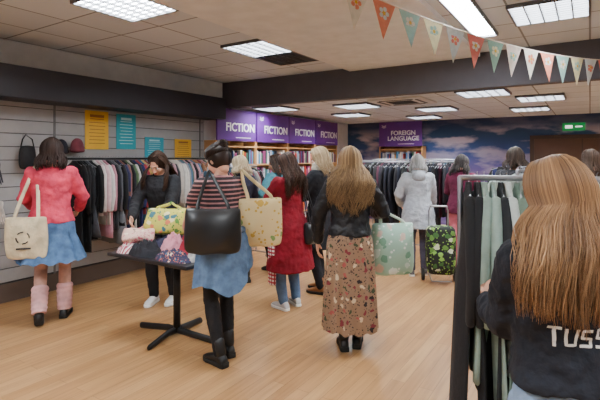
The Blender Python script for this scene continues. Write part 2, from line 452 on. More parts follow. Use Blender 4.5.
def bag(name,ref,c,ax,w,h,depth,mat,strap,smat=None,sr=.011,sag=.02,single=False):
    """soft shopping bag hanging below c (top-centre), width along ax; strap = apex point(s)"""
    root=empty(name)
    if ref: root.location=ref.location; root.rotation_euler=ref.rotation_euler; root.scale=ref.scale
    c=Vector(c); ax=Vector(ax).normalized(); ay=Vector((0,0,1)).cross(ax).normalized()
    m=MB(); n=40; rings=[]; sd=R()*9
    prf=[(0,.97,.25),(.04,.97,.45),(.15,.985,.75),(.4,1,.98),(.65,1.02,1.0),(.85,1.0,.92),(.95,.95,.75),(1.0,.86,.5)]
    for t,wf,df in prf:
        rg=[]
        for i in range(n):
            th=2*math.pi*i/n; cc=math.cos(th); ss=math.sin(th); e=.55
            x=math.copysign(abs(cc)**e,cc)*w/2*wf; y=math.copysign(abs(ss)**.8,ss)*depth/2*df
            y+=.012*math.sin(x*25+sd+t*4)*(1 if t<.98 else .5)
            z=-h*t-sag*(1-(2*x/w)**2)*(1-t)+.006*math.sin(x*30+sd)
            rg.append(c+ax*x+ay*y+Vector((0,0,z)))
        rings.append(rg)
    m.loft(rings); mk(m,'bag_body',mat,root,subd=1)
    s_=MB(); st=Vector(strap)
    for q in ((1,) if single else (1,-1)):
        y=ay*depth*.10*q; a=c+ax*w*.28+y-Vector((0,0,.03)); b=c-ax*w*.28+y-Vector((0,0,.03)); off=ay*.012*q
        pts=[a,a+Vector((0,0,.04)),a.lerp(st+off,.55)+ax*.01,a.lerp(st+off,.9),st+off+Vector((0,0,.008)),b.lerp(st+off,.9),b.lerp(st+off,.55)-ax*.01,b+Vector((0,0,.04)),b]
        s_.tube(pts,[(.004,sr)]*9,8,up=ay)
    mk(s_,'bag_strap',smat or mat,root,subd=1)
    return root

# ---------------------------------------------------------------- clothes racks
def garment(m,x,zr,kind,L,tilt=0):
    n=22; th0=.010+.006*R(); sd=R()*9
    if kind=='pants': pr=[(-.05,.10),(-.09,.12),(-.2,.115),(-L,.11)]
    elif kind=='dress': pr=[(-.02,.03),(-.045,.07),(-.10,.185),(-.15,.20),(-.38,.165),(-.7,.215),(-L,.26)]
    else: pr=[(-.02,.03),(-.045,.07),(-.10,.195),(-.15,.215),(-.4,.205),(-L,.22)]
    pts=[]
    for (a,wa),(b,wb) in zip(pr,pr[1:]):
        k=max(1,int((a-b)/.08))
        for i in range(k): pts.append((lerp(a,b,i/k),lerp(wa,wb,i/k)))
    pts.append(pr[-1]); rings=[]
    for z,w in pts:
        f=min(1,-z/.5); rg=[]
        for i in range(n):
            a=2*math.pi*i/n; y=w*math.copysign(abs(math.cos(a))**.8,math.cos(a)); xx=(th0+.014*f)*math.sin(a)
            xx+=f*.014*math.sin(y*34+sd)+.010*f*math.sin(y*15+sd*2)
            rg.append(Vector((x+xx+tilt*-z*.05,y,zr+z+.01*f*math.sin(y*20+sd))))
        rings.append(rg)
    m.loft(rings)
    if kind in ('top','coat','dress') and (kind!='dress' or R()<.5):
        for q in (1,-1):
            sl=.5 if kind!='dress' else .25
            o=.01*math.sin(sd)
            m.tube([(x,q*.185,zr-.10),(x+o,q*.225,zr-.2),(x+o*2,q*.235,zr-.2-sl*.5),(x,q*.225,zr-.12-sl)],[(.028,.03),(.03,.045),(.028,.045),(.022,.038)],10,up=(1,0,0))
def hanger(m,x,zr):
    pts=[(x,0,zr-.035)]+[(x,.018*math.sin(a),zr+.012-.018*math.cos(a)) for a in [i*.55 for i in range(0,7)]]
    m.tube(pts,[.002]*len(pts),5)
    m.tube([(x,-.2,zr-.10),(x,-.05,zr-.05),(x,0,zr-.035),(x,.05,zr-.05),(x,.2,zr-.10)],[.005]*5,6)
def rack(name,loc,rz,length,zr,palette,dens=.045,Lr=(.6,.95),kinds=('top','top','coat','dress','pants'),frame=True,first=None,firstL=None):
    root=empty(name,loc,rz); g=MB(); hg=MB(); x=-length/2+.04; i=0
    while x<length/2-.03:
        c=random.choice(palette); 
        if first and i<len(first): c=first[i]
        c=lin(c); v=.85+.3*R(); g.col=tuple(min(1,q*v) for q in c)
        k=random.choice(kinds); L=lerp(Lr[0],Lr[1],R())+(.15 if k in('coat','dress') else 0)
        if firstL and i<len(firstL): k='coat'; L=firstL[i]
        garment(g,x,zr,k,min(L,zr-.22),random.uniform(-1,1)); hanger(hg,x,zr)
        x+=dens*(.7+.6*R()); i+=1
    mk(g,'hanging_garments',VC,root); mk(hg,'hangers',CHROME,root)
    f=MB(); h=length/2
    f.tube([(-h,0,zr),(h,0,zr)],[.013,.013],12)
    if frame:
        for q in (-h,h):
            f.tube([(q,0,zr),(q,0,.09)],[.013,.013],12); f.tube([(q,-.24,.08),(q,.24,.08)],[.014,.014],12)
            for w in (-.22,.22): f.tube([(q-.012,w,.034),(q+.012,w,.034)],[.03,.03],14,round_=False)
            for w in (-.22,.22): f.tube([(q,w,.08),(q,w,.05)],[.008,.008],8)
        f.tube([(-h,0,.14),(h,0,.14)],[.01,.01],10)
    else:
        for q in (-h+.02,0,h-.02): f.tube([(q,0,zr),(q,.30,zr),(q,.33,zr-.03)],[.01,.01,.01],8)
    mk(f,'rail_frame',CHROME if frame else BLACKM,root)
    return root

# ---------------------------------------------------------------- room
XL,YF,XR,YB=-5.44,10.8,3.2,-2.6
ZC,ZC2,YBM=2.9,2.48,5.92
def boxobj(name,a,b,mat,parent=None,bevel=None):
    m=MB(); m.box(a,b); return mk(m,name,mat,parent,smooth=False,bevel=bevel)
# floor
fm,nt,b=newmat('oak_laminate')
co=coords(nt,(1,1,1),(0,0,rad(90)))
br=N(nt,'ShaderNodeTexBrick'); br.offset=.37; br.inputs['Scale'].default_value=1; br.inputs['Brick Width'].default_value=1.3; br.inputs['Row Height'].default_value=.1
br.inputs['Mortar Size'].default_value=.0014; br.inputs['Mortar Smooth'].default_value=.3; br.inputs['Bias'].default_value=0
br.inputs['Color1'].default_value=(*lin((200,154,104)),1); br.inputs['Color2'].default_value=(*lin((182,134,86)),1); br.inputs['Mortar'].default_value=(*lin((120,84,54)),1)
nt.links.new(co,br.inputs['Vector'])
g=N(nt,'ShaderNodeTexNoise'); g.inputs['Scale'].default_value=2; g.inputs['Detail'].default_value=8
nt.links.new(coords(nt,(14,.9,1)),g.inputs['Vector'])
mx=N(nt,'ShaderNodeMix',data_type='RGBA',blend_type='MULTIPLY'); mx.inputs[0].default_value=.85
nt.links.new(br.outputs[0],mx.inputs[6]); nt.links.new(ramp(nt,g.outputs[0],[(.3,(.68,.64,.60)),(.65,(1,1,1))]),mx.inputs[7])
nt.links.new(mx.outputs[2],b.inputs['Base Color']); b.inputs['Roughness'].default_value=.34
boxobj('floor',(XL-.1,YB-.1,-.1),(XR+.1,YF+.1,0),fm)
# ceilings
cm,nt,b=newmat('ceiling_tiles')
br=N(nt,'ShaderNodeTexBrick'); br.offset=0; br.inputs['Scale'].default_value=1; br.inputs['Brick Width'].default_value=.6; br.inputs['Row Height'].default_value=.6
br.inputs['Mortar Size'].default_value=.010; br.inputs['Color1'].default_value=(*lin((214,220,228)),1); br.inputs['Color2'].default_value=(*lin((202,208,216)),1); br.inputs['Mortar'].default_value=(*lin((136,138,142)),1)
nt.links.new(coords(nt),br.inputs['Vector']); nt.links.new(br.outputs[0],b.inputs['Base Color']); b.inputs['Roughness'].default_value=.9
boxobj('ceiling',(XL,YB,ZC),(XR,YBM,ZC+.1),cm)
boxobj('ceiling_rear',(XL,YBM+.16,ZC2),(XR,YF,ZC2+.1),cm)
boxobj('ceiling_soffit',(-2.95,YB,ZC-.05),(-1.15,YBM,ZC-.002),plain('plaster',(226,228,230),.9))
boxobj('ceiling_beam',(XL,YBM,ZC2-.02),(XR,YBM+.16,ZC+.08),plain('beam_paint',(90,88,95),.8))
wallw=plain('wall_paint',(213,213,212),.9)
boxobj('wall_left',(XL-.1,YB,0),(XL,YF,ZC),wallw)
boxobj('wall_rear',(XL,YB-.1,0),(XR,YB,ZC),wallw)
boxobj('wall_right',(XR,YB,0),(XR+.1,YF,ZC),wallw)
# mural
mm,nt,b=newmat('sky_mural')
co=coords(nt,(.75,.75,2.2)); n=N(nt,'ShaderNodeTexNoise'); n.inputs['Scale'].default_value=1.5; n.inputs['Detail'].default_value=7; nt.links.new(co,n.inputs['Vector'])
sp=N(nt,'ShaderNodeSeparateXYZ'); nt.links.new(coords(nt),sp.inputs[0])
mr=N(nt,'ShaderNodeMapRange'); mr.inputs[1].default_value=1.2; mr.inputs[2].default_value=2.5; nt.links.new(sp.outputs[2],mr.inputs[0])
base=ramp(nt,mr.outputs[0],[(0,lin((120,95,155))),(.35,lin((66,88,150))),(.7,lin((54,84,124))),(1,lin((34,46,84)))])
cl=ramp(nt,n.outputs[0],[(.47,(0,0,0)),(.58,(1,1,1))])
band=ramp(nt,mr.outputs[0],[(.3,(.5,.5,.5)),(.65,(1,1,1)),(.86,(.1,.1,.1))])
mu=N(nt,'ShaderNodeMath',operation='MULTIPLY'); nt.links.new(cl,mu.inputs[0]); nt.links.new(band,mu.inputs[1])
x=N(nt,'ShaderNodeMix',data_type='RGBA'); nt.links.new(mu.outputs[0],x.inputs[0]); nt.links.new(base,x.inputs[6]); x.inputs[7].default_value=(*lin((205,190,205)),1)
nt.links.new(x.outputs[2],b.inputs['Base Color']); b.inputs['Roughness'].default_value=.8
boxobj('wall_back',(XL,YF,0),(XR,YF+.1,ZC),mm)
# slatwall panelling
sl=MB(); z=.22
while z<2.2:
    sl.box((XL+.008,YB,z),(XL+.024,5.45,min(z+.142,2.22))); z+=.150
mk(sl,'wall_left_slat_panelling',plain('slat_laminate',(170,167,166),.5),None,smooth=False,bevel=.003)
boxobj('wall_left_slat_backing',(XL,YB,.2),(XL+.007,5.45,2.22),plain('groove',(70,66,64),.7))
boxobj('baseboard_left',(XL,YB,0),(XL+.04,5.45,.2),plain('plinth',(96,80,70),.6))
boxobj('trim_1',(XL,YB,2.22),(XL+.42,5.55,2.56),plain('fascia',(40,38,46),.5),bevel=.006)
up=MB()
for y in (1.55,2.95,5.35): up.box((XL+.022,y-.012,.2),(XL+.032,y+.012,2.22))
mk(up,'trim_2',plain('upright',(120,118,116),.4,.5),None,smooth=False)
boxobj('trim_3',(XL,YB,2.56),(XL+.03,5.9,2.62),plain('trimw',(190,188,184),.6))
# door in back wall
boxobj('door_1',(-1.0,YF-.03,0),(.75,YF-.004,1.98),plain('door_wood',(92,66,50),.5))
dr=MB(); dr.box((-1.08,YF-.06,0),(-1.0,YF-.004,2.06)); dr.box((.75,YF-.06,0),(.83,YF-.004,2.06)); dr.box((-1.0,YF-.06,1.98),(.75,YF-.004,2.06)); dr.box((-.14,YF-.045,0),(-.12,YF-.03,1.98))
mk(dr,'trim_4',plain('door_frame',(70,52,42),.5),None,smooth=False)
ex=empty('exit_sign',(-.28,YF-.05,2.22)); boxobj('sign_box',(-.2,-.0,-.08),(.2,.04,.08),plain('exit_green',(20,120,60),.4,0,.8),ex)
t=MB(); t.box((-.15,-.006,-.03),(-.02,0,.03)); t.box((.03,-.006,-.012),(.15,0,.012)); mk(t,'sign_marks',plain('exit_white',(240,240,240),.5,0,1.5),ex,smooth=False)

# ---------------------------------------------------------------- lights
def emis(name,st,c=(.88,.95,1.0)):
    m,nt,b=newmat(name); b.inputs['Base Color'].default_value=(.9,.9,.9,1); b.inputs['Emission Color'].default_value=(*c,1); b.inputs['Emission Strength'].default_value=st; return m
LP=emis('lamp_panel',62); LS=emis('lamp_strip',72)
LOUV=plain('louvre',(105,105,108),.4,.5)
def clight(x,y,z,w=.58,l=.58,strip=False,on=True):
    root=empty('ceiling_light' if on else 'ceiling_vent',(x,y,z))
    boxobj('diffuser',(-w/2,-l/2,-.012),(w/2,l/2,-.004),(LS if strip else LP) if on else plain('vent_dark',(70,68,66),.6),root)
    f=MB(); e=.018
    for a,b_ in (((-w/2-e,-l/2-e),(w/2+e,-l/2)),((-w/2-e,l/2),(w/2+e,l/2+e)),((-w/2-e,-l/2),(-w/2,l/2)),((w/2,-l/2),(w/2+e,l/2))):
        f.box((a[0],a[1],-.035),(b_[0],b_[1],-.001))
    if not strip:
        for k in range(1,5):
            q=-w/2+w*k/5; f.box((q-.005,-l/2,-.034),(q+.005,l/2,-.014))
        for k in range(1,9):
            q=-l/2+l*k/9; f.box((-w/2,q-.004,-.034),(w/2,q+.004,-.014))
    mk(f,'louvre_frame',LOUV,root,smooth=False); return root
for (x,y) in ((-3.3,4.2),(-3.3,2.4),(-3.3,.3),(-4.5,-1),( -.3,4.5),(-.3,-1),(1.5,1.2),(1.5,3.9),(.6,.3)): clight(x,y,ZC)
clight(-3.3,4.8,ZC,on=False)
clight(-.92,4.2,ZC,.2,1.7,True); clight(-2.0,.4,ZC-.05,.2,1.5,True)
for (x,y) in ((-4.7,6.5),(-3.3,6.9),(-1.2,6.4),(-.6,7.4),(-4.1,8.3),(-2.3,8.1),(-.9,9.0),(1.2,6.8),(1.0,9),(-3.0,9.6)): clight(x,y,ZC2)
ac=empty('air_conditioning_cassette',(-2.45,6.75,ZC2)); boxobj('cassette_panel',(-.42,-.42,-.03),(.42,.42,-.002),plain('ac_white',(205,202,196),.5),ac,bevel=.01)
v=MB()
for a in (-.3,.3): v.box((-.26,a-.02,-.036),(.26,a+.02,-.028)); v.box((a-.02,-.26,-.036),(a+.02,.26,-.028))
for k in range(7): v.box((-.2,-.18+.06*k-.01,-.036),(.2,-.18+.06*k+.01,-.028))
mk(v,'cassette_vents',plain('vent',(60,58,56),.6),ac,smooth=False)

# ---------------------------------------------------------------- signs and bookcases
PUR=plain('purple_sign',(98,44,136),.45)
WHT=plain('sign_white',(245,243,245),.5)
def text(body,size,loc,rot,parent,mat=WHT,name='lettering',align='CENTER'):
    c=bpy.data.curves.new(name,'FONT'); c.body=body; c.size=size; c.extrude=.003; c.align_x=align; c.align_y='CENTER'; c.space_line=.9; c.offset=.003
    o=bpy.data.objects.new(name,c); bpy.context.scene.collection.objects.link(o); o.location=loc; o.rotation_euler=rot; o.parent=parent
    c.materials.append(mat); return o
OAK=plain('bookcase_oak',(206,152,96),.5)
BC=[(200,60,50),(230,220,200),(40,70,120),(240,240,235),(60,110,90),(220,170,60),(30,30,35),(150,60,110),(90,150,190),(235,120,60),(240,235,225),(200,200,210)]
def bookcase(loc,rz,w,txt,zt=1.88,sh=.54,lines=1):
    root=empty('bookcase',loc,rz)   # local: width along X, front faces -Y, back at y=0
    m=MB(); D=.28
    m.box((-w/2,-D,0),(-w/2+.03,0,zt)); m.box((w/2-.03,-D,0),(w/2,0,zt)); m.box((-w/2+.03,-.02,0),(w/2-.03,0,zt))
    zs=[.1,.45,.8,1.12,1.46,1.78]
    for z in zs: m.box((-w/2+.03,-D,z-.012),(w/2-.03,-.02,z+.012))
    m.box((-w/2+.03,-D+.03,0),(w/2-.03,-D+.05,.09))
    mk(m,'carcass',OAK,root,smooth=False,bevel=.003)
    b_=MB()
    for z0,z1 in zip(zs,zs[1:]):
        x=-w/2+.035
        while x<w/2-.07:
            t=.018+.032*R(); h=(z1-z0-.05)*(.68+.3*R()); b_.col=lin(random.choice(BC))
            if R()<.06: x+=.05; continue
            b_.box((x,-D+.01+.02*R(),z0+.013),(x+t,-.06,z0+.013+h)); x+=t+.0015
    mk(b_,'books',BOOKM,root,smooth=False)
    boxobj('header_sign',(-w/2+.01,-D-.02,zt),(w/2-.01,-D+.01,zt+sh),PUR,root,bevel=.004)
    text(txt,.2 if lines==1 else .15,(0.08,-D-.024,zt+sh*.42),(rad(90),0,0),root)
    lb=MB(); 
    for q in (1,-1):
        for k in range(3):
            lb.add([Vector((-w/2+.14,-D-.026,zt+sh-.15+k*.02)),Vector((-w/2+.14+q*.055,-D-.026,zt+sh-.13+k*.025)),Vector((-w/2+.14+q*.055,-D-.026,zt+sh-.12+k*.025)),Vector((-w/2+.14,-D-.026,zt+sh-.14+k*.02))],[(0,1,2,3)])
    mk(lb,'emblem',WHT,root,smooth=False)
    boxobj('strapline',(-.05,-D-.026,zt+.05),(.35,-D-.021,zt+.062),WHT,root)
for k in range(4): bookcase((XL+.001,5.98+1.055*k,0),rad(90),1.045,'FICTION')
bookcase((-3.88,YF-.001,0),0,1.1,'FOREIGN\nLANGUAGE',1.86,.6,2)

# posters on slat wall
def poster(y,zc,w,h,col,c2):
    root=empty('wall_poster',(XL+.030,y,zc),rad(90))
    boxobj('sheet',(-w/2,-.006,-h/2),(w/2,0,h/2),plain('poster',col,.5),root)
    m=MB(); 
    for k in range(9):
        zz=h*.38-k*h*.09; ww=w*(.38 if k else .3)*(.7+.3*R()); hh=h*(.012 if k else .05)
        m.box((-ww,-.009,zz-hh),(ww,-.0065,zz+hh*.4))
    mk(m,'print',plain('poster_ink',c2,.6),root,smooth=False)
poster(3.50,1.95,.33,.5,(244,190,50),(170,105,40)); poster(3.94,1.95,.31,.48,(40,165,180),(190,230,232))
poster(4.42,1.72,.34,.34,(50,165,185),(190,230,232)); poster(4.98,1.70,.34,.36,(238,182,50),(160,100,45))

# bunting
bt=empty('bunting'); A=P(2.9,.18,2.76); B=Vector((.34,5.86,2.62))
st=MB(); fl=MB(); n=64; pts=[]
for i in range(n+1):
    t=i/n; p=A.lerp(B,t); p.z-=.15*4*t*(1-t); pts.append(p)
st.tube(pts,[.005]*(n+1),6); mk(st,'string',plain('tape',(225,215,200),.8),bt)
FC=[(240,235,220),(245,150,120),(165,205,195),(240,230,180),(225,235,235),(238,130,115),(150,190,170),(240,225,210)]
i=2;k=0
while i<n-4:
    a=pts[i].lerp(pts[i+1],.1); b_=pts[i+3].lerp(pts[i+4],.6); c=(a+b_)/2-Vector((0,0,.26)); 
    nrm=(b_-a).cross(Vector((0,0,1))).normalized(); sw=nrm*random.uniform(-.03,.03)
    base=lin(FC[k%8]); fl.col=base
    fl.add([a,b_,c+sw,a+nrm*.002,b_+nrm*.002,c+sw+nrm*.002],[(0,1,2),(3,5,4),(0,3,4,1),(1,4,5,2),(2,5,3,0)])
    mid=(a+b_)/2; fl.col=lin(FC[(k*3+1)%8]); cc=mid-Vector((0,0,.08))
    dx=(b_-a).normalized()
    for off in (.004,-.002):
        for q in range(5):
            an=q*1.257; pc=cc+sw*.3+dx*.03*math.cos(an)+Vector((0,0,.03*math.sin(an)))
            fl.add([pc+nrm*off+dx*.017*math.cos(w*.785)+Vector((0,0,.017*math.sin(w*.785))) for w in range(8)],[tuple(range(8))])
        fl.col=lin((240,190,60)); fl.add([cc+sw*.3+nrm*off*1.4+dx*.014*math.cos(w*.785)+Vector((0,0,.014*math.sin(w*.785))) for w in range(8)],[tuple(range(8))]); fl.col=lin(FC[(k*3+1)%8])
    i+=4;k+=1
mk(fl,'flags',vcol('flag_colours',.8,0),bt,smooth=False)

# ---------------------------------------------------------------- racks
DK=[(22,22,26),(30,30,36),(18,18,20),(45,42,50),(25,28,45),(90,40,60)]
MIX=[(25,25,30),(60,62,70),(200,190,180),(150,60,80),(50,60,110),(210,160,170),(90,110,90),(40,40,46),(150,150,155),(230,225,218),(170,120,90),(90,130,160)]
GRN=[(120,140,125),(160,185,170),(60,66,62),(200,205,195),(34,34,36),(110,120,100),(165,165,155),(80,95,85),(215,210,200),(120,130,130),(190,205,200)]
WF=[(20,20,24),(22,22,26),(30,32,38),(24,24,28),(88,90,98),(26,26,30),(235,225,222),(228,190,196),(240,236,232),(214,150,165),(34,34,40),(96,98,106),(140,142,150),(30,30,34),(50,54,92),(150,100,90),(26,28,34),(96,120,84),(200,196,188),(40,40,46),(44,48,100),(200,80,90),(60,110,140),(230,200,120)]
rack('wall_clothes_rail',(XL+.36,4.26,0),rad(90),2.6,1.58,MIX,.042,(.65,.98),('top','top','coat','dress'),frame=False,first=WF)
rack('clothes_rack',(-2.6,7.35,0),0,1.7,1.52,DK,.036,(.75,.95),('coat','top','pants'))
rack('clothes_rack',(.44,2.50,0),rad(14),2.0,1.5,GRN,.040,(.75,1.05),('top','coat','dress'),
     first=[(26,26,30),(30,30,34),(150,172,160),(176,200,188),(40,42,46),(208,216,210),(112,134,120),(186,206,196),(222,220,212),(90,96,90),(140,160,148),(190,130,130),(228,226,220),(90,105,92),(200,205,198)],firstL=[1.15,1.10,.9,1.0,1.12,.85,1.0,.9])
rack('clothes_rack',(-.30,4.35,0),rad(80),1.6,1.5,MIX+GRN,.045,(.7,.95),('top','dress'))
rack('clothes_rack',(-4.55,5.2,0),rad(90),1.1,1.45,MIX,.045,(.6,.85))
rack('clothes_rack',(-1.1,8.3,0),rad(90),1.6,1.5,MIX+DK,.045,(.7,.95))
rack('clothes_rack',(-2.9,8.7,0),0,1.8,1.55,MIX+DK,.04,(.7,.95))

# gloves on hooks
for (y,z,c) in ((1.95,1.47,(24,24,28)),(2.1,1.47,(24,24,28)),(1.80,1.05,(90,84,82)),(1.96,1.05,(212,200,188)),(2.12,1.02,(90,85,82)),(2.28,1.05,(215,205,195)),(2.0,.72,(70,66,68)),(2.2,.72,(180,150,130)),(2.25,1.47,(60,60,66)),(2.82,1.45,(120,40,50)),(2.82,1.1,(60,70,90))):
    root=empty('gloves',(XL+.05,y,z)); m=MB()
    for q in (1,-1):
        hand(m,Vector((.05,q*.045,.0)),Vector((0,q*.12,-1)),Vector((1,0,0)),q,.25); m.tube([(.05,q*.045,.06),(.05,q*.045,0)],[(.018,.036),(.02,.03)],10,up=(1,0,0))
    o=mk(m,'glove_pair',fabric(c),root,subd=1)
    h=MB(); h.tube([(-.018,0,.08),(.06,0,.08),(.07,0,.1)],[.004]*3,6); mk(h,'hook',CHROME,root)
root=empty('handbag',(XL+.15,2.58,1.60)); m=MB()
m.tube([(0,0,.13),(0,0,.10),(0,0,.0),(0,0,-.11),(0,0,-.14)],[(.02,.07),(.035,.085),(.045,.095),(.04,.09),(.03,.07)],20,up=(1,0,0),round_=False)
mk(m,'bag_body',fabric((28,27,30),.6),root,subd=1); m=MB(); m.tube([(0,-.07,.11),(0,-.05,.2),(-.04,0,.25),(0,.05,.2),(0,.07,.11)],[.007]*5,8); mk(m,'bag_strap',fabric((28,27,30),.6),root)
m=MB(); m.tube([(-.115,0,.24),(.0,0,.24),(.01,0,.26)],[.004]*3,6); mk(m,'hook',CHROME,root)
# beanie hats on the slat wall
for (y,z,c) in ((2.98,1.72,(40,40,48)),(3.18,1.74,(120,60,70))):
    root=empty('beanie_hat',(XL+.12,y,z)); m=MB()
    m.tube([(0,0,-.09),(0,0,-.05),(0,0,-.045),(0,0,.02),(0,0,.07),(0,0,.095)],[(.07,.092),(.07,.092),(.062,.086),(.06,.08),(.042,.055),(.014,.018)],24,up=(1,0,0),round_=False)
    mk(m,'knitted_hat',fabric(c),root,subd=1); h=MB(); h.tube([(-.088,0,.02),(-.05,0,.02)],[.004]*2,6); mk(h,'hook',CHROME,root)

# ---------------------------------------------------------------- table with clothes
tb=empty('folding_table',(-3.12,2.80,0)); 
m=MB(); m.box((-.5,-.36,.72),(.5,.36,.75)); mk(m,'table_top',plain('table_black',(34,30,32),.4),tb,smooth=False,bevel=.008)
m=MB(); m.tube([(0,0,.72),(0,0,.05)],[.032,.032],20,round_=False)
m.tube([(-.42,-.05,.022),(-.1,0,.05),(.1,0,.05),(.42,.05,.022)],[(.02,.03)]*4,12); m.tube([(.05,-.34,.022),(0,-.1,.05),(0,.1,.05),(-.05,.34,.022)],[(.02,.03)]*4,12)
m.box((-.3,-.04,.69),(.3,.04,.72)); m.box((-.04,-.25,.69),(.04,.25,.72))
mk(m,'pedestal',BLACKM,tb)
pile=empty('clothes_pile')
def heap(name,c,rx,ry,h,mat,rz=0):
    m=MB(); n=44; vs=[]; fs=[]; sd=R()*50
    for i in range(n):
        for j in range(n):
            u=i/(n-1)*2-1; v=j/(n-1)*2-1; r=math.sqrt(u*u+v*v); 
            e=max(0,1-r**2.4); q=noise.noise(Vector((u*2.3+sd,v*2.3,0)))*.5+abs(noise.noise(Vector((u*4+sd,v*4,3))))*.6
            k=min(1,1/max(r,1e-4)) if r>1 else 1
            vs.append(Vector((c[0]+(u*math.cos(rz)-v*math.sin(rz))*rx*k,c[1]+(u*math.sin(rz)+v*math.cos(rz))*ry*k,c[2]+e*h*(.75+q)+ .004)))
    for i in range(n-1):
        for j in range(n-1): a=i*n+j; fs.append((a,a+1,a+n+1,a+n))
    m.add(vs,fs); return mk(m,name,mat,pile)
TX,TY=-3.12,2.80
heap('folded_clothes',(TX-.05,TY+.05,.75),.42,.29,.12,fabric((50,48,70)))
heap('crumpled_jumper',(TX+.22,TY+.0,.75),.20,.20,.18,fabric((165,36,56)))
heap('crumpled_scarf',(TX-.36,TY-.20,.75),.12,.14,.10,stripes('scarf_stripes',(225,215,215),(170,60,80),40,0),.5)
heap('crumpled_shirt',(TX-.12,TY-.23,.75),.20,.12,.12,fabric((34,34,40)),.2)
heap('crumpled_blouse',(TX+.24,TY-.25,.75),.2,.1,.09,pattern('print_blouse',(50,50,80),[(220,120,90),(230,210,190),(90,130,160)],26,.3),.1)
heap('crumpled_vest',(TX+.08,TY-.10,.79),.14,.11,.13,fabric((222,150,165)),.4)
heap('crumpled_cardigan',(TX+.28,TY+.2,.75),.18,.14,.21,fabric((60,110,140)),.2)
heap('crumpled_sleeve',(TX+.40,TY-.12,.75),.08,.14,.10,fabric((205,200,195)),.2)
FLT=pattern('citrus_floral',(205,196,84),[(90,140,60),(235,225,170),(60,110,120),(220,120,80)],14,.38)
r_=bag('tote_bag',None,(0,0,0),(1,0,0),.42,.25,.13,FLT,(0,.05,.06)); r_.location=(TX-.22,TY+.10,1.12); r_.rotation_euler=(rad(-20),0,YAW+rad(-8))
PK=pattern('pink_spot_print',(216,176,162),[(190,90,110),(235,215,195),(120,100,90)],22,.3)
r_=bag('tote_bag',None,(0,0,0),(1,0,0),.28,.17,.07,PK,(0,.05,.05)); r_.location=(TX-.38,TY-.10,.94); r_.rotation_euler=(rad(-60),0,YAW+rad(10))

# ---------------------------------------------------------------- people
BLK=fabric((30,29,32),.8); 
r1,ML1,_,a1=person('shopper_pink_jumper',4.42,-2.44,22,1.77,hy=10,hp=8,handR=(.2,.30,.98),handL=(-.16,.32,1.0),
  footR=(.10,.06,0,rad(-5)),footL=(-.08,-.14,.04,rad(10),rad(-28)),
  top=dict(mat=fabric((228,72,100),.9),e=.03,se=.02,hem=.90,dstr=.03,name='jumper'),
  bottom=dict(kind='skirt',mat=fabric((82,114,156),.85,.35,14),hem=.56,top=1.0,flare=.20,amp=.08,folds=13,legs=fabric((205,160,145)),warmers=fabric((228,178,178),.95)),
  hairc=dict(L=.13,c=((34,22,18),(66,44,36)),n=340,r=.005,spread=.1,wave=.008),shoe=('boot',(24,22,24),.08))
tb1=bag('tote_bag',r1,(-.17,-.18,.98),(1,-.25,0),.34,.37,.07,fabric((220,204,170)),(-.12,-.02,1.43),fabric((222,206,174)),.014)
m=MB()
for k in range(4):
    a=k*1.57
    m.tube([Vector((-.19+.05*math.cos(a+q*.4),-.226-.0,.80+.05*math.sin(a+q*.4))) for q in range(3)],[.006]*3,6)
m.box((-.24,-.228,.70),(-.13,-.220,.715)); mk(m,'print_marks',fabric((60,55,55)),tb1)
r2,ML2,_,a2=person('shopper_striped_top',3.56,-.61,38,1.70,lean=6,hy=15,hp=22,handR=(.17,.36,1.02),handL=(-.12,.42,1.0),
  footR=(.07,.04,0,rad(-8)),footL=(-.07,-.08,0,rad(8)),
  top=dict(mat=stripes('striped_knit',(46,36,42),(178,124,124),30,2,wd=.38),e=.016,sleeve='short',hem=.92,name='top'),
  bottom=dict(kind='leggings',mat=BLK),hairc=dict(L=0,bun=(0,-.10,.085),c=((22,16,14),(66,46,38)),n=520,r=.0036),shoe=('boot',(20,20,22),.14))
m=MB() ; rings=[]
for i in range(13):
    t=i/12; rg=[]
    for j in range(80):
        th=6.2832*j/80; rx,ry,yo=prof(max(.78,1.0-t*.5)); 
        L=.36+.10*math.sin(th*1+3.9)+.05*math.sin(th*3); q=1+.05*t*math.sin(th*9)+.03*t*math.sin(th*17+1)
        rg.append(Vector(((rx+.022+.03*t)*q*math.cos(th),yo+(ry+.022+.03*t)*q*math.sin(th),1.02-t*L)))
    rings.append(rg)
DN=fabric((98,126,162),.85,.3,14)
m.loft(rings,cap=False); mk(m,'jacket_tied_at_waist',DN,r2)
m=MB(); m.tube([Vector((.170*math.cos(t),.135*math.sin(t),1.0+.01*math.sin(3*t))) for t in [6.2832*i/20 for i in range(21)]],[(.022,.03)]*21,8); 
m.tube([(.0,.145,1.0),(.03,.185,.88),(.05,.19,.7)],[.028,.03,.022],8); mk(m,'jacket_sleeves',DN,r2)
BL=plain('black_leather',(22,22,25),.38)
bag('handbag',r2,(-.17,-.17,1.19),(.85,-.5,0),.40,.33,.15,BL,(-.13,-.03,1.455),BL,.014)
bag('tote_bag',r2,(.25,-.14,1.24),(.79,-.62,0),.34,.38,.10,pattern('yellow_print',(222,198,146),[(200,158,64),(222,198,146),(120,150,84),(222,198,146)],12,.3),(.15,-.02,1.455),fabric((218,196,150)),.014)
r3,_,_,_=person('shopper_black_jacket',4.95,-1.50,172,1.66,lean=12,hy=-8,hp=24,handR=(.14,.42,.98),handL=(-.1,.40,.96),
  footR=(.10,.02,0,0),footL=(-.10,-.04,0,0),top=dict(mat=fabric((40,40,44)),e=.028,hem=.80,name='jacket',collar=True),
  bottom=dict(kind='pants',mat=fabric((32,32,36))),hairc=dict(L=.24,c=((34,22,18),(84,58,44)),n=420,r=.0045,spread=.15,front=True,wave=.012,az=102),shoe=('sneaker',(225,222,218)))
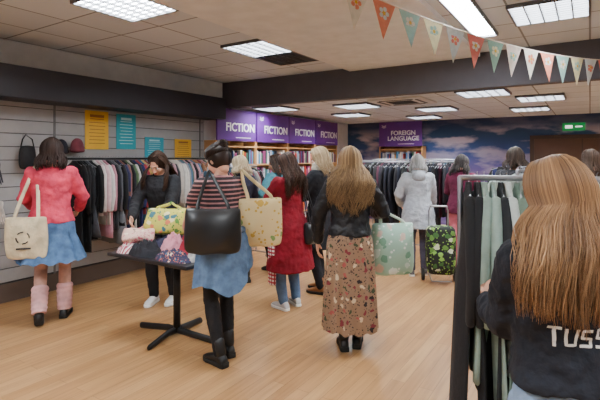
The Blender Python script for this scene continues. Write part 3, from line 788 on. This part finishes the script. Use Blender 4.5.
r4,_,_,_=person('shopper_burgundy_coat',4.78,-.10,42,1.63,lean=4,hy=15,hp=18,handR=(.12,.38,1.02),handL=(-.10,.38,1.0),
  footR=(.10,.02,0,rad(-20)),footL=(-.10,.0,0,0),top=dict(mat=fabric((130,18,36)),e=.034,se=.026,hem=.42,flare=.05,name='coat',collar=True,dstr=.03),
  bottom=dict(kind='pants',mat=fabric((92,120,158))),hairc=dict(L=.30,c=((38,24,20),(86,58,44)),n=520,r=.0045,spread=.14,wave=.014),shoe=('sneaker',(205,205,205)))
bag('handbag',r4,(.16,-.17,.93),(1,.3,0),.26,.24,.12,BL,(.14,-.02,1.44),BL,.01)
sc=MB(); sc.tube([(-.20,.06,1.06),(-.235,.05,1.0),(-.24,.03,.75),(-.235,.02,.45),(-.24,.02,.30)],[(.03,.05),(.024,.055),(.02,.06),(.02,.062),(.018,.06)],14,up=(1,0,0))
mk(sc,'striped_scarf_over_arm',stripes('pink_stripe',(235,225,220),(190,70,85),26,2,(150,40,60),1),r4)
r5,_,_,_=person('shopper_black_coat',5.35,.24,60,1.70,hy=10,hp=16,handR=(.14,.36,1.05),handL=(-.1,.36,1.02),
  footR=(.09,.02,0,0),footL=(-.09,-.06,0,0),top=dict(mat=fabric((36,38,44)),e=.034,hem=.52,name='coat',collar=True),
  bottom=dict(kind='pants',mat=fabric((35,35,42))),scarf=fabric((205,195,178)),hairc=dict(L=.16,c=((150,122,90),(215,192,155)),n=340,r=.005,spread=.12,wave=.012),shoe=('boot',(160,104,60),.22))
FLOR=pattern('floral_skirt',(150,120,96),[(128,48,58),(216,194,160),(66,74,50),(170,84,78),(44,34,36)],21,.36,second=(58,44,42))
r6,ML6,_,a6=person('shopper_floral_skirt',3.79,.42,-4,1.67,hy=8,handR=(.22,.27,1.09),handL=(-.27,.08,.86),ehR=(.6,-.6,-.6),ehL=(-.9,-.5,0),
  footR=(.06,.02,0,rad(-6)),footL=(-.05,-.04,0,rad(6)),curlR=1.1,
  top=dict(mat=fabric((34,34,38),.42),e=.032,se=.022,hem=.94,name='leather_jacket',collar=True,dstr=.035),
  bottom=dict(kind='skirt',mat=FLOR,hem=.17,top=1.0,flare=.03,amp=.10,folds=12,legs=BLK),
  hairc=dict(L=.31,c=((80,60,42),(190,156,114)),n=1200,r=.0034,spread=.24,wave=.016,freq=2.6,lv=.26),shoe=('boot',(22,20,22),.14),vox=.01)
MINT=pattern('mint_print',(160,196,178),[(222,232,226),(112,160,136),(196,216,206),(216,192,176)],11,.36)
bag('shopping_bag',r6,(.37,.15,1.02),(1,.25,0),.38,.45,.15,MINT,(.275,.15,1.135),fabric((196,216,204)),.012)
r7,_,_,_=person('shopper_grey_anorak',6.1,1.60,-8,1.62,lean=4,hp=14,handR=(.24,.34,.94),handL=(-.2,.3,.95),
  footR=(.09,.04,0,0),footL=(-.09,-.04,0,0),top=dict(mat=fabric((168,172,180),.7),e=.045,se=.035,hem=.66,flare=.04,name='anorak',hoodback=True),
  bottom=dict(kind='pants',mat=fabric((80,76,94))),hairc=dict(L=.10,c=((110,108,106),(186,182,180)),n=300,r=.005,spread=.1),shoe=('sneaker',(90,88,90)),curlR=1.2)
tr=empty('shopping_trolley',P(5.70,1.78),YAW-rad(8)); TP=pattern('trolley_floral',(24,28,26),[(130,175,75),(60,100,50),(205,210,185),(95,135,60)],13,.40)
m=MB(); rings=[]
for z,w,d_ in ((.12,.15,.10),(.16,.175,.125),(.4,.185,.135),(.62,.18,.13),(.70,.175,.12),(.73,.14,.09)):
    rg=[]
    for i in range(32):
        th=6.2832*i/32; c=math.cos(th); s_=math.sin(th)
        rg.append(Vector((math.copysign(abs(c)**.5,c)*w,math.copysign(abs(s_)**.5,s_)*d_,z)))
    rings.append(rg)
m.loft(rings); mk(m,'bag_body',TP,tr,subd=1)
m=MB(); m.box((-.13,-.165,.2),(.13,-.125,.42)); mk(m,'front_pocket',TP,tr,bevel=.015)
m=MB()
for q in (1,-1): m.tube([(q*.12,.15,.08),(q*.12,.16,.9),(q*.10,.15,.96)],[.009]*3,8)
m.tube([(-.10,.15,.96),(.10,.15,.96)],[.013,.013],10); m.tube([(-.2,.13,.08),(.2,.13,.08)],[.007,.007],8); m.tube([(-.12,.15,.08),(-.12,-.1,.05),(.12,-.1,.05),(.12,.15,.08)],[.008]*4,8)
mk(m,'frame',CHROME,tr)
m=MB()
for q in (1,-1):
    m.tube([(q*.2-.015,.13,.08),(q*.2+.015,.13,.08)],[.078,.078],24,round_=False)
mk(m,'wheels',plain('rubber',(30,30,30),.7),tr)
person('shopper_maroon_jacket',6.35,2.26,-40,1.62,lean=5,hp=15,handR=(.16,.34,1.05),handL=(-.12,.36,1.05),top=dict(mat=fabric((100,32,60)),e=.03,hem=.82,name='jacket',collar=True),
  bottom=dict(kind='pants',mat=fabric((214,120,142)),wide=.02),hairc=dict(L=.14,c=((24,20,20),(52,42,38)),n=220,r=.0055),shoe=('boot',(60,40,36),.1),vox=.014)
# front right woman
LB=dict(L=.285,c=((84,56,38),(188,142,98)),n=2400,r=.0026,spread=.34,wave=.009,freq=1.4,yb=-.165,az=112,lv=.22,skew=-.01)
r8,ML8,_,a8=person('shopper_black_sweatshirt',1.36,.80,6,1.585,hy=6,hp=8,hr=7,handR=(.08,.36,1.08),handL=(-.06,.36,1.10),ehR=(.1,-.1,-1),ehL=(-.1,-.1,-1),
  footR=(.10,.0,0,0),footL=(-.10,.0,0,0),top=dict(mat=fabric((34,36,44),.85),e=.032,se=.020,hem=.965,flare=.0,name='sweatshirt',dstr=.03),
  bottom=dict(kind='pants',mat=fabric((132,154,184),.85,.2,16)),hairc=LB,shoe=('sneaker',(220,220,220)),vox=.009)
shirt=[o for o in r8.children if o.name.startswith('sweatshirt')][0]
m=MB()
gl=[[(0,1),(.6,1)],[(.3,1),(.3,0)],[(.8,1),(.85,.1),(1.3,.1),(1.35,1)],[(2.1,.9),(1.6,.9),(1.6,.5),(2.1,.45),(2.1,.05),(1.55,.05)],[(2.9,.95),(2.4,.95),(2.4,.5),(2.9,.5),(2.9,.0),(2.35,.05)],[(3.2,1),(3.45,.5),(3.75,1)],[(3.45,.5),(3.4,0)],[(4.0,.1),(4.1,.05)]]
for g_ in gl:
    pp=[]
    for a,b_ in zip(g_,g_[1:]):
        for q in range(5): pp.append((lerp(a[0],b_[0],q/5),lerp(a[1],b_[1],q/5)))
    pp.append(g_[-1]); L_=[]; Rr=[]
    for i_,p in enumerate(pp):
        a=pp[max(0,i_-1)]; b_=pp[min(len(pp)-1,i_+1)]; dx=b_[0]-a[0]; dz=b_[1]-a[1]; q=math.hypot(dx,dz) or 1
        nx,nz=-dz/q*.085,dx/q*.085
        cx=-.12+p[0]*.055; cz=1.115+p[1]*.055
        L_.append(Vector((cx+nx*.05,-.3,cz+nz*.05))); Rr.append(Vector((cx-nx*.05,-.3,cz-nz*.05)))
    k=len(L_); m.add(L_+Rr,[(i,i+1,k+i+1,k+i) for i in range(k-1)])
o=mk(m,'back_print',plain('print_white',(225,222,215),.7),r8,smooth=False)
sw=o.modifiers.new('w','SHRINKWRAP'); sw.target=shirt; sw.wrap_method='PROJECT'; sw.use_project_y=True; sw.use_project_x=False; sw.use_project_z=False; sw.use_positive_direction=True; sw.use_negative_direction=False; sw.offset=.003
# background people
person('shopper_grey_coat',5.35,2.56,-20,1.70,hy=10,handR=(.16,.34,1.1),top=dict(mat=fabric((60,60,66)),e=.03,hem=.7,name='coat'),bottom=dict(kind='pants',mat=BLK),hairc=dict(L=.10,c=((34,26,24),(72,56,46)),n=220,r=.0055),vox=.014)
person('shopper_dark_jumper',5.75,3.72,10,1.68,hy=-10,handR=(.16,.34,1.1),top=dict(mat=fabric((70,54,54)),e=.03,hem=.8,name='jumper'),bottom=dict(kind='pants',mat=BLK),hairc=dict(L=.2,c=((56,42,34),(110,84,66)),n=220,r=.0055),vox=.014)
person('shopper_navy_coat',5.72,-.76,30,1.60,hy=20,hp=14,handR=(.14,.32,1.05),handL=(-.12,.32,1.05),top=dict(mat=fabric((44,46,66)),e=.03,hem=.6,name='coat',collar=True),bottom=dict(kind='pants',mat=BLK),hairc=dict(L=.1,c=((150,126,96),(210,192,160)),n=220,r=.0055),vox=.014)
person('shopper_teal_top',6.4,-.34,60,1.62,hy=20,hp=14,handR=(.14,.28,1.05),handL=(-.12,.28,1.05),top=dict(mat=fabric((80,146,160)),e=.03,hem=.8,name='top'),bottom=dict(kind='pants',mat=BLK),hairc=dict(L=.16,c=((34,26,24),(80,60,48)),n=220,r=.0055),vox=.014)

# ---------------------------------------------------------------- world + camera
w=bpy.data.worlds.new('World'); bpy.context.scene.world=w; w.use_nodes=True
w.node_tree.nodes['Background'].inputs[0].default_value=(.8,.85,1,1); w.node_tree.nodes['Background'].inputs[1].default_value=.3
cam=bpy.data.cameras.new('camera'); co_=bpy.data.objects.new('camera',cam); bpy.context.scene.collection.objects.link(co_)
co_.location=(0,0,1.6); co_.rotation_euler=(rad(90),0,YAW); cam.sensor_width=36; cam.lens=27; cam.shift_y=-43/600; cam.clip_start=.05
bpy.context.scene.camera=co_
